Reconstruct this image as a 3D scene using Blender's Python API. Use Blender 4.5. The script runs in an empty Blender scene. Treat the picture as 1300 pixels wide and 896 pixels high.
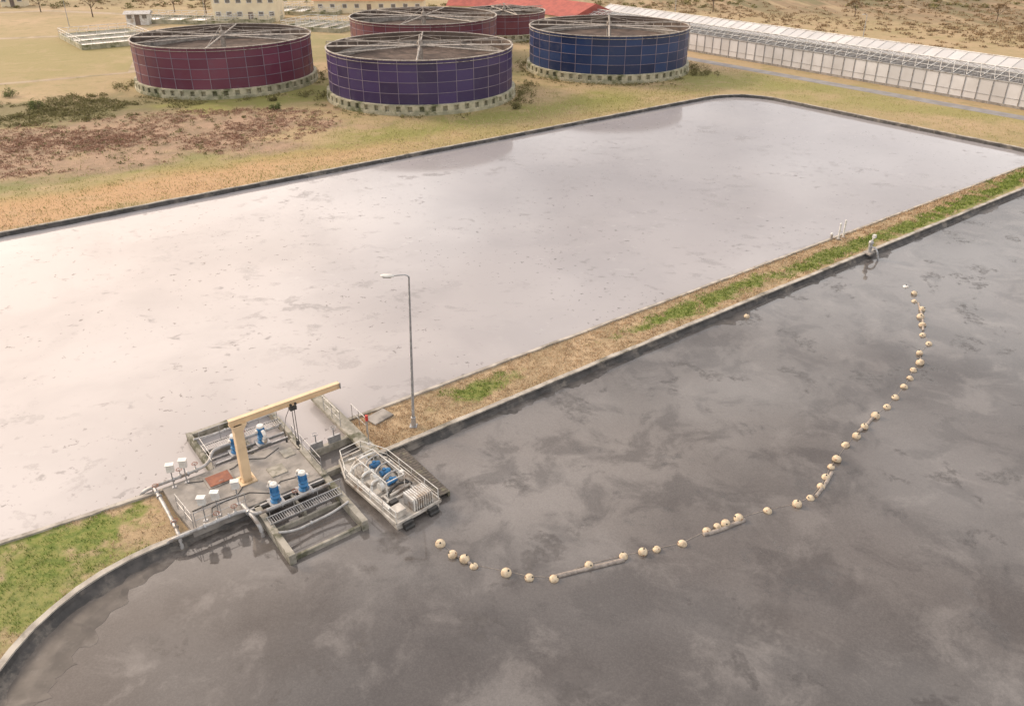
import bpy, math, random
from mathutils import Vector, Matrix, noise
from mathutils.geometry import tessellate_polygon
random.seed(7)
R=math.radians; PI=math.pi
C=bpy.context.scene.collection
F=1019.0; TH=R(27.2); CH=25.0
ct,st=math.cos(TH),math.sin(TH)
def P(px,py,z=0.0):
    dx=(px-650)/F; dy=(py-403)/F
    t=(CH-z)/(st+ct*dy)
    return Vector((dx*t,(ct-st*dy)*t,z))
O=P(530,558)
UA=R(37.4); cu,su=math.cos(UA),math.sin(UA)
def W(u,v,z=0.0): return Vector((O.x+u*cu-v*su, O.y+u*su+v*cu, z))
def UV(p):
    x=p.x-O.x; y=p.y-O.y
    return (x*cu+y*su, -x*su+y*cu)
# ------------------------------------------------------------------ materials
class N:
    def __init__(s,name):
        s.m=bpy.data.materials.new(name); s.m.use_nodes=True; s.t=s.m.node_tree
        s.b=s.t.nodes['Principled BSDF']; s.g=s.t.nodes.new('ShaderNodeNewGeometry'); s.oc=s.t.nodes.new('ShaderNodeTexCoord')
    def n(s,ty): return s.t.nodes.new(ty)
    def l(s,a,b): s.t.links.new(a,b)
    def pos(s): return s.g.outputs['Position']
    def obj(s): return s.oc.outputs['Object']
    def noise(s,scale,detail=4,vec=None,rough=.55,dist=0,sc=None,off=None):
        k=s.n('ShaderNodeTexNoise'); k.inputs['Scale'].default_value=scale; k.inputs['Detail'].default_value=detail
        k.inputs['Roughness'].default_value=rough; k.inputs['Distortion'].default_value=dist
        v=vec or s.pos()
        if sc or off:
            mp=s.n('ShaderNodeMapping'); mp.inputs['Rotation'].default_value=(0,0,-UA); mp.inputs['Scale'].default_value=sc or (1,1,1)
            mp.inputs['Location'].default_value=off or (0,0,0)
            s.l(v,mp.inputs['Vector']); v=mp.outputs[0]
        s.l(v,k.inputs['Vector']); return k.outputs['Fac']
    def rng(s,f,a,b,c=0.0,d=1.0):
        k=s.n('ShaderNodeMapRange'); k.interpolation_type='SMOOTHSTEP'
        for i,x in enumerate((a,b,c,d)): k.inputs[i+1].default_value=x
        s.l(f,k.inputs[0]); return k.outputs[0]
    def math(s,op,a,b):
        k=s.n('ShaderNodeMath'); k.operation=op
        for i,x in enumerate((a,b)):
            if isinstance(x,(int,float)): k.inputs[i].default_value=x
            else: s.l(x,k.inputs[i])
        return k.outputs[0]
    def mul(s,*a):
        r=a[0]
        for x in a[1:]: r=s.math('MULTIPLY',r,x)
        return r
    def mix(s,f,a,b,mode='MIX'):
        k=s.n('ShaderNodeMix'); k.data_type='RGBA'; k.blend_type=mode
        if isinstance(f,(int,float)): k.inputs[0].default_value=f
        else: s.l(f,k.inputs[0])
        for i,x in ((6,a),(7,b)):
            if isinstance(x,tuple): k.inputs[i].default_value=(*x[:3],1)
            else: s.l(x,k.inputs[i])
        return k.outputs[2]
    def mask(s,cx,cy,rx,ry,rot=0.0,soft=.35,dist=.9,dsc=.25):
        mp=s.n('ShaderNodeMapping'); mp.vector_type='TEXTURE'
        mp.inputs['Location'].default_value=(cx,cy,0); mp.inputs['Rotation'].default_value=(0,0,rot); mp.inputs['Scale'].default_value=(rx,ry,1000)
        s.l(s.pos(),mp.inputs['Vector'])
        ln=s.n('ShaderNodeVectorMath'); ln.operation='LENGTH'; s.l(mp.outputs[0],ln.inputs[0])
        nz=s.noise(dsc,5)
        d=s.math('ADD',ln.outputs['Value'],s.math('MULTIPLY',s.math('SUBTRACT',nz,.5),dist*2))
        return s.rng(d,1+soft,1-soft,0,1)
    def bump(s,f,strength,dist=.1):
        k=s.n('ShaderNodeBump'); k.inputs['Strength'].default_value=strength; k.inputs['Distance'].default_value=dist
        s.l(f,k.inputs['Height']); s.l(k.outputs[0],s.b.inputs['Normal'])
    def col(s,c): s.l(c,s.b.inputs['Base Color'])
    def rough(s,r):
        if isinstance(r,(int,float)): s.b.inputs['Roughness'].default_value=r
        else: s.l(r,s.b.inputs['Roughness'])
def simple(name,c1,c2,scale=3.0,rough=.6,metal=0.0,bump=.2,detail=5,c3=None):
    k=N(name); f=k.noise(scale,detail,k.obj())
    c=k.mix(k.rng(f,.35,.65),c1,c2)
    if c3: c=k.mix(k.rng(k.noise(scale*.37,6,k.obj(),.7),.50,.66),c,c3)
    k.col(c); k.rough(rough); k.b.inputs['Metallic'].default_value=metal
    if bump: k.bump(f,bump,.02)
    return k.m
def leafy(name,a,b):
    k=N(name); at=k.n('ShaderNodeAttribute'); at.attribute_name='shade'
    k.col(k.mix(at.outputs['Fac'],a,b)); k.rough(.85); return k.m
def panelmat(name,a,b):
    k=N(name); at=k.n('ShaderNodeAttribute'); at.attribute_name='shade'
    c=k.mix(at.outputs['Fac'],a,b)
    st_=k.noise(.9,6,k.obj(),.7)
    c=k.mix(k.rng(st_,.5,.8,0,.3),c,(.11,.10,.13)); k.col(c); k.rough(k.rng(st_,.3,.7,.3,.5)); return k.m
MT={}
MT['concrete']=simple('weathered_concrete',(.34,.31,.28),(.23,.21,.19),1.4,.85,0,.4,8,(.14,.13,.12))
MT['mossy']=simple('mossy_concrete',(.38,.35,.30),(.23,.215,.175),2.4,.9,0,.5,8,(.09,.09,.055))
MT['kerb']=simple('kerb_concrete',(.47,.43,.375),(.30,.27,.235),1.3,.9,0,.4,8,(.16,.145,.115))
MT['tankbase']=simple('tank_base_concrete',(.48,.44,.32),(.28,.27,.19),.8,.9,0,.4,8,(.11,.12,.05))
MT['galv']=simple('galvanised_steel',(.46,.46,.46),(.32,.32,.33),6,.45,.6,.1)
MT['white']=simple('white_paint',(.74,.73,.70),(.58,.56,.52),3,.5,0,.1,6,(.42,.35,.28))
MT['pipe']=simple('grey_white_pipe',(.46,.45,.44),(.33,.32,.31),4,.45,.2,.1,6,(.22,.18,.15))
MT['truss']=simple('pale_steel_truss',(.46,.41,.36),(.32,.28,.24),3,.6,.1,.1,6,(.17,.13,.10))
MT['cream']=simple('cream_crane_paint',(.72,.54,.34),(.62,.46,.29),1.2,.5,0,.1,6,(.42,.31,.19))
MT['blue']=simple('blue_pump_paint',(.04,.21,.44),(.03,.14,.32),4,.45,0,.1,6,(.05,.09,.14))
MT['rust']=simple('rusty_red_plate',(.30,.12,.07),(.22,.09,.06),4,.8,0,.3)
MT['wood']=simple('dark_wet_timber',(.12,.10,.085),(.065,.058,.05),5,.8,0,.4,6,(.16,.15,.10))
MT['hull']=simple('worn_white_hull',(.62,.58,.52),(.42,.385,.34),2.2,.6,0,.2,8,(.20,.155,.12))
MT['barge_deck']=simple('worn_pale_deck',(.46,.43,.39),(.30,.28,.25),2.0,.7,0,.2,8,(.20,.14,.10))
MT['rubber']=simple('black_rubber',(.03,.03,.03),(.05,.048,.045),5,.6,0,.1)
MT['liner']=simple('black_liner_with_sludge',(.030,.028,.027),(.065,.058,.054),1.6,.6,0,.8,8,(.15,.13,.11))
MT['hose']=simple('pale_hose',(.36,.31,.27),(.20,.17,.15),5,.7,0,.2)
MT['asphalt']=simple('worn_asphalt',(.27,.26,.26),(.21,.20,.20),.6,.9,0,.1,8)
MT['dirt']=simple('pale_dirt_track',(.40,.31,.22),(.30,.23,.16),.35,.95,0,.1,8,(.24,.20,.10))
MT['terracotta']=simple('red_roof_tiles',(.40,.10,.075),(.29,.075,.06),.8,.8,0,.2)
MT['orange_roof']=simple('orange_roof_tiles',(.50,.24,.12),(.42,.18,.09),.8,.8,0,.2)
MT['wall']=simple('cream_render',(.80,.70,.50),(.72,.62,.44),.5,.9,0,.1)
MT['glass']=simple('window_glass',(.16,.15,.14),(.22,.20,.18),2,.1,0,0)
MT['brown']=simple('brown_vent_panel',(.16,.12,.10),(.22,.17,.14),2,.7,0,.1)
MT['bed']=simple('dark_drying_bed',(.18,.155,.14),(.09,.08,.07),.15,.9,0,.1,6)
MT['red']=simple('red_paint',(.55,.05,.04),(.45,.04,.03),3,.5,0,.1)
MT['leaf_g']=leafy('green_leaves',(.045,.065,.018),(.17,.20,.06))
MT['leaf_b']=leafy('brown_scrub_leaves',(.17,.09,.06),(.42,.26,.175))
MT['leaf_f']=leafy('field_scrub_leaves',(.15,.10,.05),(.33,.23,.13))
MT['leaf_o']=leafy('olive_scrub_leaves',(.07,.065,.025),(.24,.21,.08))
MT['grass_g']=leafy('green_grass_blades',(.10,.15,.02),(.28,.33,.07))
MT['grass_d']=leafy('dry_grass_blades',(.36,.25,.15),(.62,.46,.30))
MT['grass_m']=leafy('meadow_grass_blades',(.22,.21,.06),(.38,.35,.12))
MT['bark']=simple('bark',(.10,.07,.05),(.16,.12,.09),6,.9,0,.3)
MT['sludge']=simple('wet_sludge',(.050,.043,.039),(.095,.082,.073),1.1,.5,0,.8,8,(.14,.125,.115))
k=N('cream_float_plastic'); zs=k.n('ShaderNodeSeparateXYZ'); k.l(k.obj(),zs.inputs[0])
f=k.noise(6,6,k.obj()); c=k.mix(k.rng(f,.35,.7),(.62,.51,.36),(.40,.30,.20))
lo=k.rng(k.math('ADD',zs.outputs[2],k.math('MULTIPLY',f,.14)),.07,-.04,0,1); c=k.mix(lo,c,(.11,.08,.05))
k.col(c); k.rough(.65); MT['buoy']=k.m
def skin(name,c,alpha):
    k=N(name); at=k.n('ShaderNodeAttribute'); at.attribute_name='shade'
    k.col(k.mix(k.rng(k.noise(.25,6),.4,.7,0,.4),k.mix(at.outputs['Fac'],c,tuple(x*.8 for x in c)),(.38,.36,.34))); k.rough(.35)
    k.b.inputs['Alpha'].default_value=alpha; return k.m
MT['ghwall']=skin('white_greenhouse_wall',(.68,.67,.68),1.0)
MT['ghroof']=skin('clear_greenhouse_roof',(.42,.41,.41),.25)
MT['ghroof2']=skin('milky_greenhouse_roof',(.62,.60,.59),1.0)
def upper_water():
    k=N('pale_scummy_water')
    a=k.noise(.035,5,None,.55,.6); b=k.noise(.5,9,None,.66,.3,(.7,1,1)); b2=k.noise(1.3,8,None,.68,.3,(.8,1,1),(31,7,0))
    c=k.mix(k.rng(a,.32,.68),(.385,.362,.364),(.315,.298,.307))
    g=k.mask(W(60,18).x,W(60,18).y,44,24,UA,.9,.6,.04); c=k.mix(k.math('MULTIPLY',g,.5),c,(.275,.262,.273))
    g2=k.mask(W(-20,14).x,W(-20,14).y,30,26,UA,.95,.5,.05); c=k.mix(k.math('MULTIPLY',g2,.7),c,(.49,.455,.445))  # sun-glow reflection painted in as paler water towards the left end
    soft=k.rng(k.noise(.10,5,None,.55,.4),.42,.62,0,.25); c=k.mix(soft,c,(.24,.228,.234))
    zone=k.rng(k.noise(.055,4,None,.6,0,None,(5,9,0)),.46,.60)
    pm=k.mul(k.rng(b,.555,.595),k.rng(k.noise(3,6,None,.75),.34,.56),zone,.42)
    pm2=k.mul(k.rng(b2,.60,.64),k.rng(k.noise(.09,3,None,.5,0,None,(50,3,0)),.42,.56),.5)
    pm=k.math('MAXIMUM',pm,pm2); c=k.mix(pm,c,(.155,.145,.145))
    fl=k.mul(k.rng(k.noise(2.1,4,None,.6),.65,.675),k.rng(k.noise(.11,4),.42,.55),.7); c=k.mix(fl,c,(.10,.09,.088))
    fl=k.mul(k.rng(k.noise(.9,6,None,.7,.3,(.8,1.1,1),(3,60,0)),.65,.67),k.rng(k.noise(.07,3,None,.5,0,None,(9,13,0)),.42,.55),.45); c=k.mix(fl,c,(.13,.12,.115))
    pl=k.mul(k.rng(k.noise(1.0,9,None,.7,.2,(.8,1,1),(9,40,0)),.60,.66),k.rng(k.noise(.07,4,None,.5,0,None,(15,33,0)),.47,.6),.25); c=k.mix(pl,c,(.50,.485,.475))
    k.col(c); k.rough(k.math('ADD',k.math('MULTIPLY',pm,.6),.08)); k.b.inputs['IOR'].default_value=1.40
    k.bump(k.noise(.9,4),.02,.05); return k.m
def lower_water():
    k=N('dark_scummy_water')
    a=k.noise(.085,7,None,.6,.3); b=k.noise(.30,9,None,.68,.3); d=k.noise(3.2,7,None,.7,.2)
    c=k.mix(k.rng(a,.30,.70),(.066,.057,.053),(.120,.107,.100))
    q=P(670,585); g=k.mask(q.x,q.y,10,5.5,R(15),1.0,.8,.14); c=k.mix(k.math('MULTIPLY',g,.75),c,(.27,.245,.23))  # sheen of a bright reflected cloud painted into the water colour
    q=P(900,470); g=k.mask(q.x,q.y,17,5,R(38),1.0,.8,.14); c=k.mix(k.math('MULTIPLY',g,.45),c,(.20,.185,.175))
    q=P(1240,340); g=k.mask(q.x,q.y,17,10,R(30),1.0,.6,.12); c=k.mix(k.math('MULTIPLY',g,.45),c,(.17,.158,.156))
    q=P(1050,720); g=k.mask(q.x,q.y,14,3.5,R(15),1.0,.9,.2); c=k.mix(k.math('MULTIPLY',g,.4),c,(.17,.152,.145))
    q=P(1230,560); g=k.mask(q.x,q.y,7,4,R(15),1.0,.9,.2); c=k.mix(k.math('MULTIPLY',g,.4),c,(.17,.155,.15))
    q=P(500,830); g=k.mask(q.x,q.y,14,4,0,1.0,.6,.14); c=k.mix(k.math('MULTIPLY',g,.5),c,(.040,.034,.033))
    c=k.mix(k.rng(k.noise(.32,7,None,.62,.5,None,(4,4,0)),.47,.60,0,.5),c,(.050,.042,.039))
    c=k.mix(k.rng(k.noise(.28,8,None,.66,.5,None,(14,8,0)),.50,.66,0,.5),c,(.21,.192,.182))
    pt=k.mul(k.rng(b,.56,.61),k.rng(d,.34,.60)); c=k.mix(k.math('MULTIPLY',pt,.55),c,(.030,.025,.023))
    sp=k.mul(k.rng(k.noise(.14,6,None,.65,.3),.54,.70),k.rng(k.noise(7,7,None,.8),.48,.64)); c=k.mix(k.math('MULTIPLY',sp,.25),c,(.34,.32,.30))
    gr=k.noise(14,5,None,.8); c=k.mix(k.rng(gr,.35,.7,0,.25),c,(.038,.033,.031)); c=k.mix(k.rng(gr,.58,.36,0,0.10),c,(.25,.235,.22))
    k.col(c); k.rough(k.math('ADD',k.math('MULTIPLY',pt,.4),.05)); k.b.inputs['IOR'].default_value=1.6
    k.bump(k.noise(1.3,4),.02,.05); return k.m
GP=[(612,490,2.4,.8),(600,500,1.2,.6),(905,378,7,.8),(870,395,3,.9),(1060,322,9,.8),(1160,285,8,.9),(1240,252,12,1.0),(1290,226,8,1.0),(120,672,2.0,.8),(60,700,3.5,1.4),(20,760,4,2.2),(0,690,4,.8)]
GP=[(P(a,b),rx,ry) for a,b,rx,ry in GP]
def ground_mat():
    k=N('dry_meadow_ground')
    big=k.noise(.05,6); mid=k.noise(.35,8,None,.65); fine=k.noise(2.5,8,None,.7); vf=k.noise(9,5,None,.75)
    c=k.mix(k.rng(big,.35,.65),(.40,.285,.165),(.32,.245,.12))
    c=k.mix(k.rng(mid,.48,.68,0,.7),c,(.21,.19,.07))
    for (px,py,rx,ry,col,am) in ((520,175,50,6,(.23,.21,.055),.85),(320,128,32,7,(.20,.20,.045),.9),(640,150,22,5,(.21,.205,.05),.9),(900,100,26,6,(.23,.22,.06),.9),(1180,140,24,4,(.25,.23,.07),.85),
                              (60,70,34,18,(.26,.22,.08),.8),(100,258,30,4,(.52,.29,.16),.7),(250,235,20,3,(.46,.29,.16),.5),(30,232,10,2.0,(.15,.17,.045),.95),(150,215,20,1.6,(.18,.18,.055),.8),(620,170,22,4,(.40,.28,.15),.4),(420,60,40,14,(.20,.19,.07),.7),(560,110,14,6,(.15,.15,.04),.7)):
        q=P(px,py); g=k.mask(q.x,q.y,rx,ry,UA if py>100 and px<700 else -.5,.6,1.0,.12); c=k.mix(k.math('MULTIPLY',g,am),c,col)
    c=k.mix(k.rng(k.noise(.18,7,None,.7,.3,None,(22,4,0)),.52,.64,0,.45),c,(.39,.28,.16))
    q=P(140,178); g=k.mask(q.x,q.y,25,12,R(25),.3,1.6,.09); c=k.mix(k.math('MULTIPLY',g,.85),c,k.mix(k.rng(mid,.35,.65),(.36,.23,.16),(.22,.15,.10)))
    q=P(70,140); g=k.mask(q.x,q.y,17,8,R(20),.4,1.0,.2); c=k.mix(k.math('MULTIPLY',g,.75),c,(.12,.11,.04))
    q=P(1150,20); g=k.mask(q.x+20,q.y+110,200,120,-.5,.2,.3,.02); c=k.mix(g,c,k.mix(k.rng(k.noise(.03,7,None,.65,1),.4,.6),(.29,.195,.11),(.18,.13,.07)))
    c=k.mix(k.mul(g,k.rng(k.noise(.08,6,None,.65,.5,(2.2,.2,1)),.46,.56),.7),c,(.13,.12,.045))
    c=k.mix(k.mul(g,k.rng(k.noise(.06,5,None,.6,.5,(2.5,.2,1),(40,3,0)),.53,.60),.7),c,(.38,.28,.16))
    q=P(120,5); g=k.mask(q.x-40,q.y+60,160,75,.1,.3,.5,.02); c=k.mix(k.mul(g,k.rng(k.noise(.06,6,None,.65,.5,(.4,2,1)),.40,.54),.8),c,(.20,.15,.07))
    mp=k.n('ShaderNodeMapping'); mp.vector_type='TEXTURE'; mp.inputs['Location'].default_value=tuple(O); mp.inputs['Rotation'].default_value=(0,0,UA); k.l(k.pos(),mp.inputs[0])
    sx=k.n('ShaderNodeSeparateXYZ'); k.l(mp.outputs[0],sx.inputs[0])
    bk=k.mul(k.rng(sx.outputs[1],4.9,4.6),k.rng(sx.outputs[1],-20,-19),k.rng(sx.outputs[0],90,88)); c=k.mix(k.mul(bk,.8),c,k.mix(k.rng(mid,.35,.6),(.46,.34,.215),(.32,.24,.145)))
    q=P(190,650); g=k.mask(q.x,q.y,2.5,1.8,UA,.4,.8,.8); c=k.mix(k.math('MULTIPLY',g,.7),c,(.40,.29,.17))
    for q,rx,ry in GP:
        g=k.mask(q.x,q.y,rx,ry,UA,.4,1.6,.9); c=k.mix(k.math('MULTIPLY',g,.85),c,k.mix(k.rng(fine,.4,.6),(.10,.145,.02),(.21,.23,.05)))
    c=k.mix(k.rng(fine,.45,.75,0,.4),c,(.15,.115,.07)); c=k.mix(k.rng(vf,.5,.8,0,.35),c,(.48,.37,.24))
    k.col(c); k.rough(.95); k.bump(fine,.4,.15); return k.m
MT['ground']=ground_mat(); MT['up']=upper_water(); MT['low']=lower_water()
k=N('basin_water'); k.col(k.mix(k.rng(k.noise(.3,4),.4,.6),(.58,.55,.50),(.38,.36,.33))); k.rough(.1); MT['bwater']=k.m
k=N('tank_liquor'); k.col(k.mix(k.rng(k.noise(.35,7,None,.7,1),.4,.65),(.06,.043,.036),(.15,.11,.088))); k.rough(.75); k.b.inputs['Specular IOR Level'].default_value=.2; MT['liquor']=k.m
# ------------------------------------------------------------------ mesh builder
class MB:
    def __init__(s): s.v=[];s.f=[];s.mi=[];s.sh=[];s.sm=[];s.m=0;s.s=.5;s.smooth=False
    def add(s,vs,fs):
        o=len(s.v); s.v+= [tuple(x) for x in vs]
        for f in fs: s.f.append([o+i for i in f]); s.mi.append(s.m); s.sh.append(s.s); s.sm.append(s.smooth)
    def box(s,c,z,rz=0.0,rot=None):
        M=rot or Matrix.Rotation(rz,3,'Z'); c=Vector(c); h=[x/2 for x in z]
        vs=[c+M@Vector((a*h[0],b*h[1],d*h[2])) for a in(-1,1) for b in(-1,1) for d in(-1,1)]
        s.add(vs,[(0,1,3,2),(4,6,7,5),(0,4,5,1),(2,3,7,6),(0,2,6,4),(1,5,7,3)]); return s
    def bb(s,x0,x1,y0,y1,z0,z1): return s.box(((x0+x1)/2,(y0+y1)/2,(z0+z1)/2),(x1-x0,y1-y0,z1-z0))
    def prism(s,poly,z0,z1):
        n=len(poly); vs=[(x,y,z0) for x,y in poly]+[(x,y,z1) for x,y in poly]
        s.add(vs,[tuple(range(n-1,-1,-1)),tuple(range(n,2*n))]+[(i,(i+1)%n,n+(i+1)%n,n+i) for i in range(n)]); return s
    def tube(s,a,b,r,n=8,r1=None,cap=True):
        a=Vector(a);b=Vector(b);d=b-a
        if d.length<1e-6: return s
        d.normalize(); e=Vector((0,0,1)) if abs(d.z)<.9 else Vector((1,0,0)); x=d.cross(e).normalized(); y=d.cross(x)
        r1=r if r1 is None else r1; vs=[]
        for p,q in((a,r),(b,r1)):
            for i in range(n):
                t=2*PI*i/n; vs.append(p+x*math.cos(t)*q+y*math.sin(t)*q)
        sm=s.smooth; s.smooth=n>5
        s.add(vs,[(i,(i+1)%n,n+(i+1)%n,n+i) for i in range(n)]); 
        s.smooth=False
        if cap: s.add(vs,[tuple(range(n-1,-1,-1)),tuple(range(n,2*n))])
        s.smooth=sm; return s
    def path(s,pts,r,n=8):
        pts=[Vector(p) for p in pts]; rings=[]
        for i,p in enumerate(pts):
            d=(pts[min(i+1,len(pts)-1)]-pts[max(i-1,0)]).normalized()
            e=Vector((0,0,1)) if abs(d.z)<.95 else Vector((1,0,0)); x=d.cross(e).normalized(); y=d.cross(x)
            rings.append([p+x*math.cos(2*PI*j/n)*r+y*math.sin(2*PI*j/n)*r for j in range(n)])
        vs=[q for rg in rings for q in rg]; sm=s.smooth; s.smooth=True
        s.add(vs,[(i*n+j,i*n+(j+1)%n,(i+1)*n+(j+1)%n,(i+1)*n+j) for i in range(len(pts)-1) for j in range(n)])
        s.smooth=False; s.add(vs,[tuple(range(n-1,-1,-1)),tuple(range((len(pts)-1)*n,len(pts)*n))]); s.smooth=sm; return s
    def lathe(s,prof,n=24,c=(0,0,0)):
        c=Vector(c); vs=[c+Vector((r*math.cos(2*PI*j/n),r*math.sin(2*PI*j/n),z)) for r,z in prof for j in range(n)]
        s.add(vs,[(i*n+j,i*n+(j+1)%n,(i+1)*n+(j+1)%n,(i+1)*n+j) for i in range(len(prof)-1) for j in range(n)]); return s
    def ball(s,c,r,n=14,m=9,sz=1.0):
        sm=s.smooth; s.smooth=True
        s.lathe([(max(.0005,r*math.sin(PI*i/m)),-r*sz*math.cos(PI*i/m)) for i in range(m+1)],n,c); s.smooth=sm; return s
    def disc(s,c,r,n=48):
        c=Vector(c); s.add([c+Vector((r*math.cos(2*PI*j/n),r*math.sin(2*PI*j/n),0)) for j in range(n)],[tuple(range(n))]); return s
    def build(s,name,mats,parent=None,bevel=0,loc=None,rz=0):
        me=bpy.data.meshes.new(name); me.from_pydata(s.v,[],s.f)
        if not isinstance(mats,(list,tuple)): mats=[mats]
        for m in mats: me.materials.append(MT[m])
        me.polygons.foreach_set('material_index',s.mi); me.polygons.foreach_set('use_smooth',s.sm)
        at=me.attributes.new('shade','FLOAT','FACE'); at.data.foreach_set('value',s.sh); me.update()
        o=bpy.data.objects.new(name,me); C.objects.link(o)
        if parent: o.parent=parent
        if loc is not None: o.location=loc; o.rotation_euler=(0,0,rz)
        if bevel:
            b=o.modifiers.new('b','BEVEL'); b.width=bevel; b.segments=2; b.limit_method='ANGLE'
        return o
def tag(o,label,cat,group=None):
    o['label']=label; o['category']=cat
    if group: o['group']=group
    return o
def thing(name,label,cat,loc=(0,0,0),rz=0,group=None):
    o=bpy.data.objects.new(name,None); C.objects.link(o); o.location=loc; o.rotation_euler=(0,0,rz); o.empty_display_size=.2
    return tag(o,label,cat,group)
def structure(o): o['kind']='structure'; return o
def copy_thing(src,loc,rz,label):
    r=src.copy(); C.objects.link(r); r.location=loc; r.rotation_euler=(0,0,rz); r['label']=label
    for ch in list(src.children):
        c=ch.copy(); C.objects.link(c); c.parent=r
        for g in list(ch.children):
            d=g.copy(); C.objects.link(d); d.parent=c
    return r
def rail(mb,pts,h=1.0,step=1.2,r=.025,mid=True):
    pts=[Vector(p) for p in pts]
    for a,b in zip(pts[:-1],pts[1:]):
        n=max(1,int(round((b-a).length/step)))
        for i in range(n+1):
            p=a.lerp(b,i/n); mb.tube(p,p+Vector((0,0,h)),r,5)
        up=Vector((0,0,h)); mb.tube(a+up,b+up,r,6)
        if mid: mb.tube(a+up*.5,b+up*.5,r*.8,5)
    return mb
# ------------------------------------------------------------------ outlines (u,v), water always on the right
def arc(cx,cy,r,a0,a1,n=8): return [(cx+r*math.cos(R(a0+(a1-a0)*i/n)),cy+r*math.sin(R(a0+(a1-a0)*i/n))) for i in range(n+1)]
VW=-.32; LC=-13.4
low=[(-2.2,0),(10,-.02),(30,-.2),(50,-.4),(70,-.6)]+arc(80,-8.6,8,90,0)+arc(80,-54,8,0,-90)+arc(LC,-54,8,270,180)+arc(LC,-8,8,180,90,12)+[(-5.4,0)]
upp=[(-5.4,3.9),(-12,3.95),(-15,4.25),(-19,4.65),(-24,4.9),(-40,5)]+arc(-66,9,4,270,180)+arc(-66,43,4,180,90)+[(-30,47.3),(20,47)]+arc(78,39.6,7,90,0)+arc(81,7,4,0,-90)+[(60,3.15),(30,3.5),(-2.2,3.9)]
def dens(p,step=2.0):
    out=[]
    for a,b in zip(p[:-1],p[1:]):
        n=max(1,int(math.hypot(b[0]-a[0],b[1]-a[1])/step))
        for i in range(n): out.append((a[0]+(b[0]-a[0])*i/n,a[1]+(b[1]-a[1])*i/n))
    out.append(p[-1]); return out
def normals(p):
    ns=[]
    for i in range(len(p)):
        a=p[max(i-1,0)]; b=p[min(i+1,len(p)-1)]; dx=b[0]-a[0]; dy=b[1]-a[1]; l=math.hypot(dx,dy); ns.append((-dy/l,dx/l))
    return ns
def sweep(p,prof,mb):
    ns=normals(p); vs=[]; m=None
    for i,(q,n) in enumerate(zip(p,ns)):
        pr=prof(i,q) if callable(prof) else prof; m=len(pr)
        for o,z in pr: vs.append(W(q[0]+n[0]*o,q[1]+n[1]*o,z))
    mb.add(vs,[(i*m+j,i*m+j+1,(i+1)*m+j+1,(i+1)*m+j) for i in range(len(p)-1) for j in range(m-1)])
hole=[W(*q) for q in low+upp]
outer=[Vector(q) for q in((-2500,-300,0),(2500,-300,0),(2500,4000,0),(-2500,4000,0))]
tris=tessellate_polygon([outer,hole]); mb=MB(); allv=outer+hole; mb.add(allv,[tuple(t) for t in tris])
g=mb.build('ground','ground'); structure(g)
for p in g.data.polygons:
    if p.normal.z<0: p.flip()
def sheet(name,mat,u0,u1,v0,v1,z):
    mb=MB(); mb.add([W(u0,v0,z),W(u1,v0,z),W(u1,v1,z),W(u0,v1,z)],[(0,1,2,3)]); return structure(mb.build(name,mat))
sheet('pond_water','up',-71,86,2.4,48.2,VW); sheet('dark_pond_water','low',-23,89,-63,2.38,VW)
def nz3(x,y,z): return noise.noise(Vector((x,y,z)))
for nm,pth,lw in(('pond_liner',upp,.14),('dark_pond_liner',low,.24)):
    d=dens(pth,.22); mb=MB()
    def pr(i,q,lw=lw):
        w=max(-.08,nz3(q[0]*.35,q[1]*.35,3)*.38+nz3(q[0]*1.6,q[1]*1.6,8)*.22+nz3(q[0]*5,q[1]*5,8)*.08)
        if lw>.2 and q[0]<-11.8: w+=min(.25,(-11.8-q[0])*.12)
        if lw<.2: w*=.5
        return [(.05,.03),(-.03,.02),(-.08-w*.2,-.14),(-lw*.8-w*.6,VW+.05),(-lw-w,VW+.02),(-lw-.2-w,VW-.15)]
    sweep(d,pr,mb); structure(mb.build(nm,'liner'))
mb=MB(); d=dens(low,.18)
def pr(i,q):
    w=.18+nz3(q[0]*.22,q[1]*.22,11)*1.0+nz3(q[0]*1.1,q[1]*1.1,12)*.6+nz3(q[0]*4,q[1]*4,13)*.2
    if q[0]<-11.8: w+=min(1.3,(-11.8-q[0])*.35)
    w=max(.02,w); return [(-.1,VW+.02),(-.25-w*.6,VW+.03+.02*nz3(q[0]*3,q[1]*3,5)),(-.25-w,VW+.008),(-.30-w,VW-.04)]
sweep(d,pr,mb); structure(mb.build('sludge_margin','sludge'))
for nm,pth in(('pond_kerb',upp),('dark_pond_kerb',low)):
    d=dens(pth,.6); mb=MB(); k0=.06 if pth is low else 0
    def pr(i,q):
        z=.10+nz3(q[0]*.4,q[1]*.4,1)*.04; j=nz3(q[0]*.7,q[1]*.7,4)*.03; wd=.22+k0+nz3(q[0]*1.3,q[1]*1.3,9)*.06; return [(.0+j,-.12),(.0+j,z),(wd+j,z+.005),(wd+j,-.05)]
    sweep(d,pr,mb); structure(mb.build(nm,'kerb'))
def strip(name,mat,pts,w,z):
    mb=MB(); vs=[]
    for i,p in enumerate(pts):
        d=(pts[min(i+1,len(pts)-1)]-pts[max(i-1,0)]).normalized(); n=Vector((-d.y,d.x,0)); 
        for s in(-1,1): q=p+n*w/2*s; vs.append((q.x,q.y,z))
    mb.add(vs,[(2*i,2*i+1,2*i+3,2*i+2) for i in range(len(pts)-1)]); return structure(mb.build(name,mat))
strip('road','asphalt',[W(100.9,v) for v in(-60,0,30,60,75)]+[W(100.5,84),W(98,92),W(94,100),W(90,112),W(88,130)],2.6,.012)
strip('dirt_track','dirt',[P(-60,52),P(60,47),P(160,44),P(200,30),P(260,22)],2.6,.012)
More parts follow.
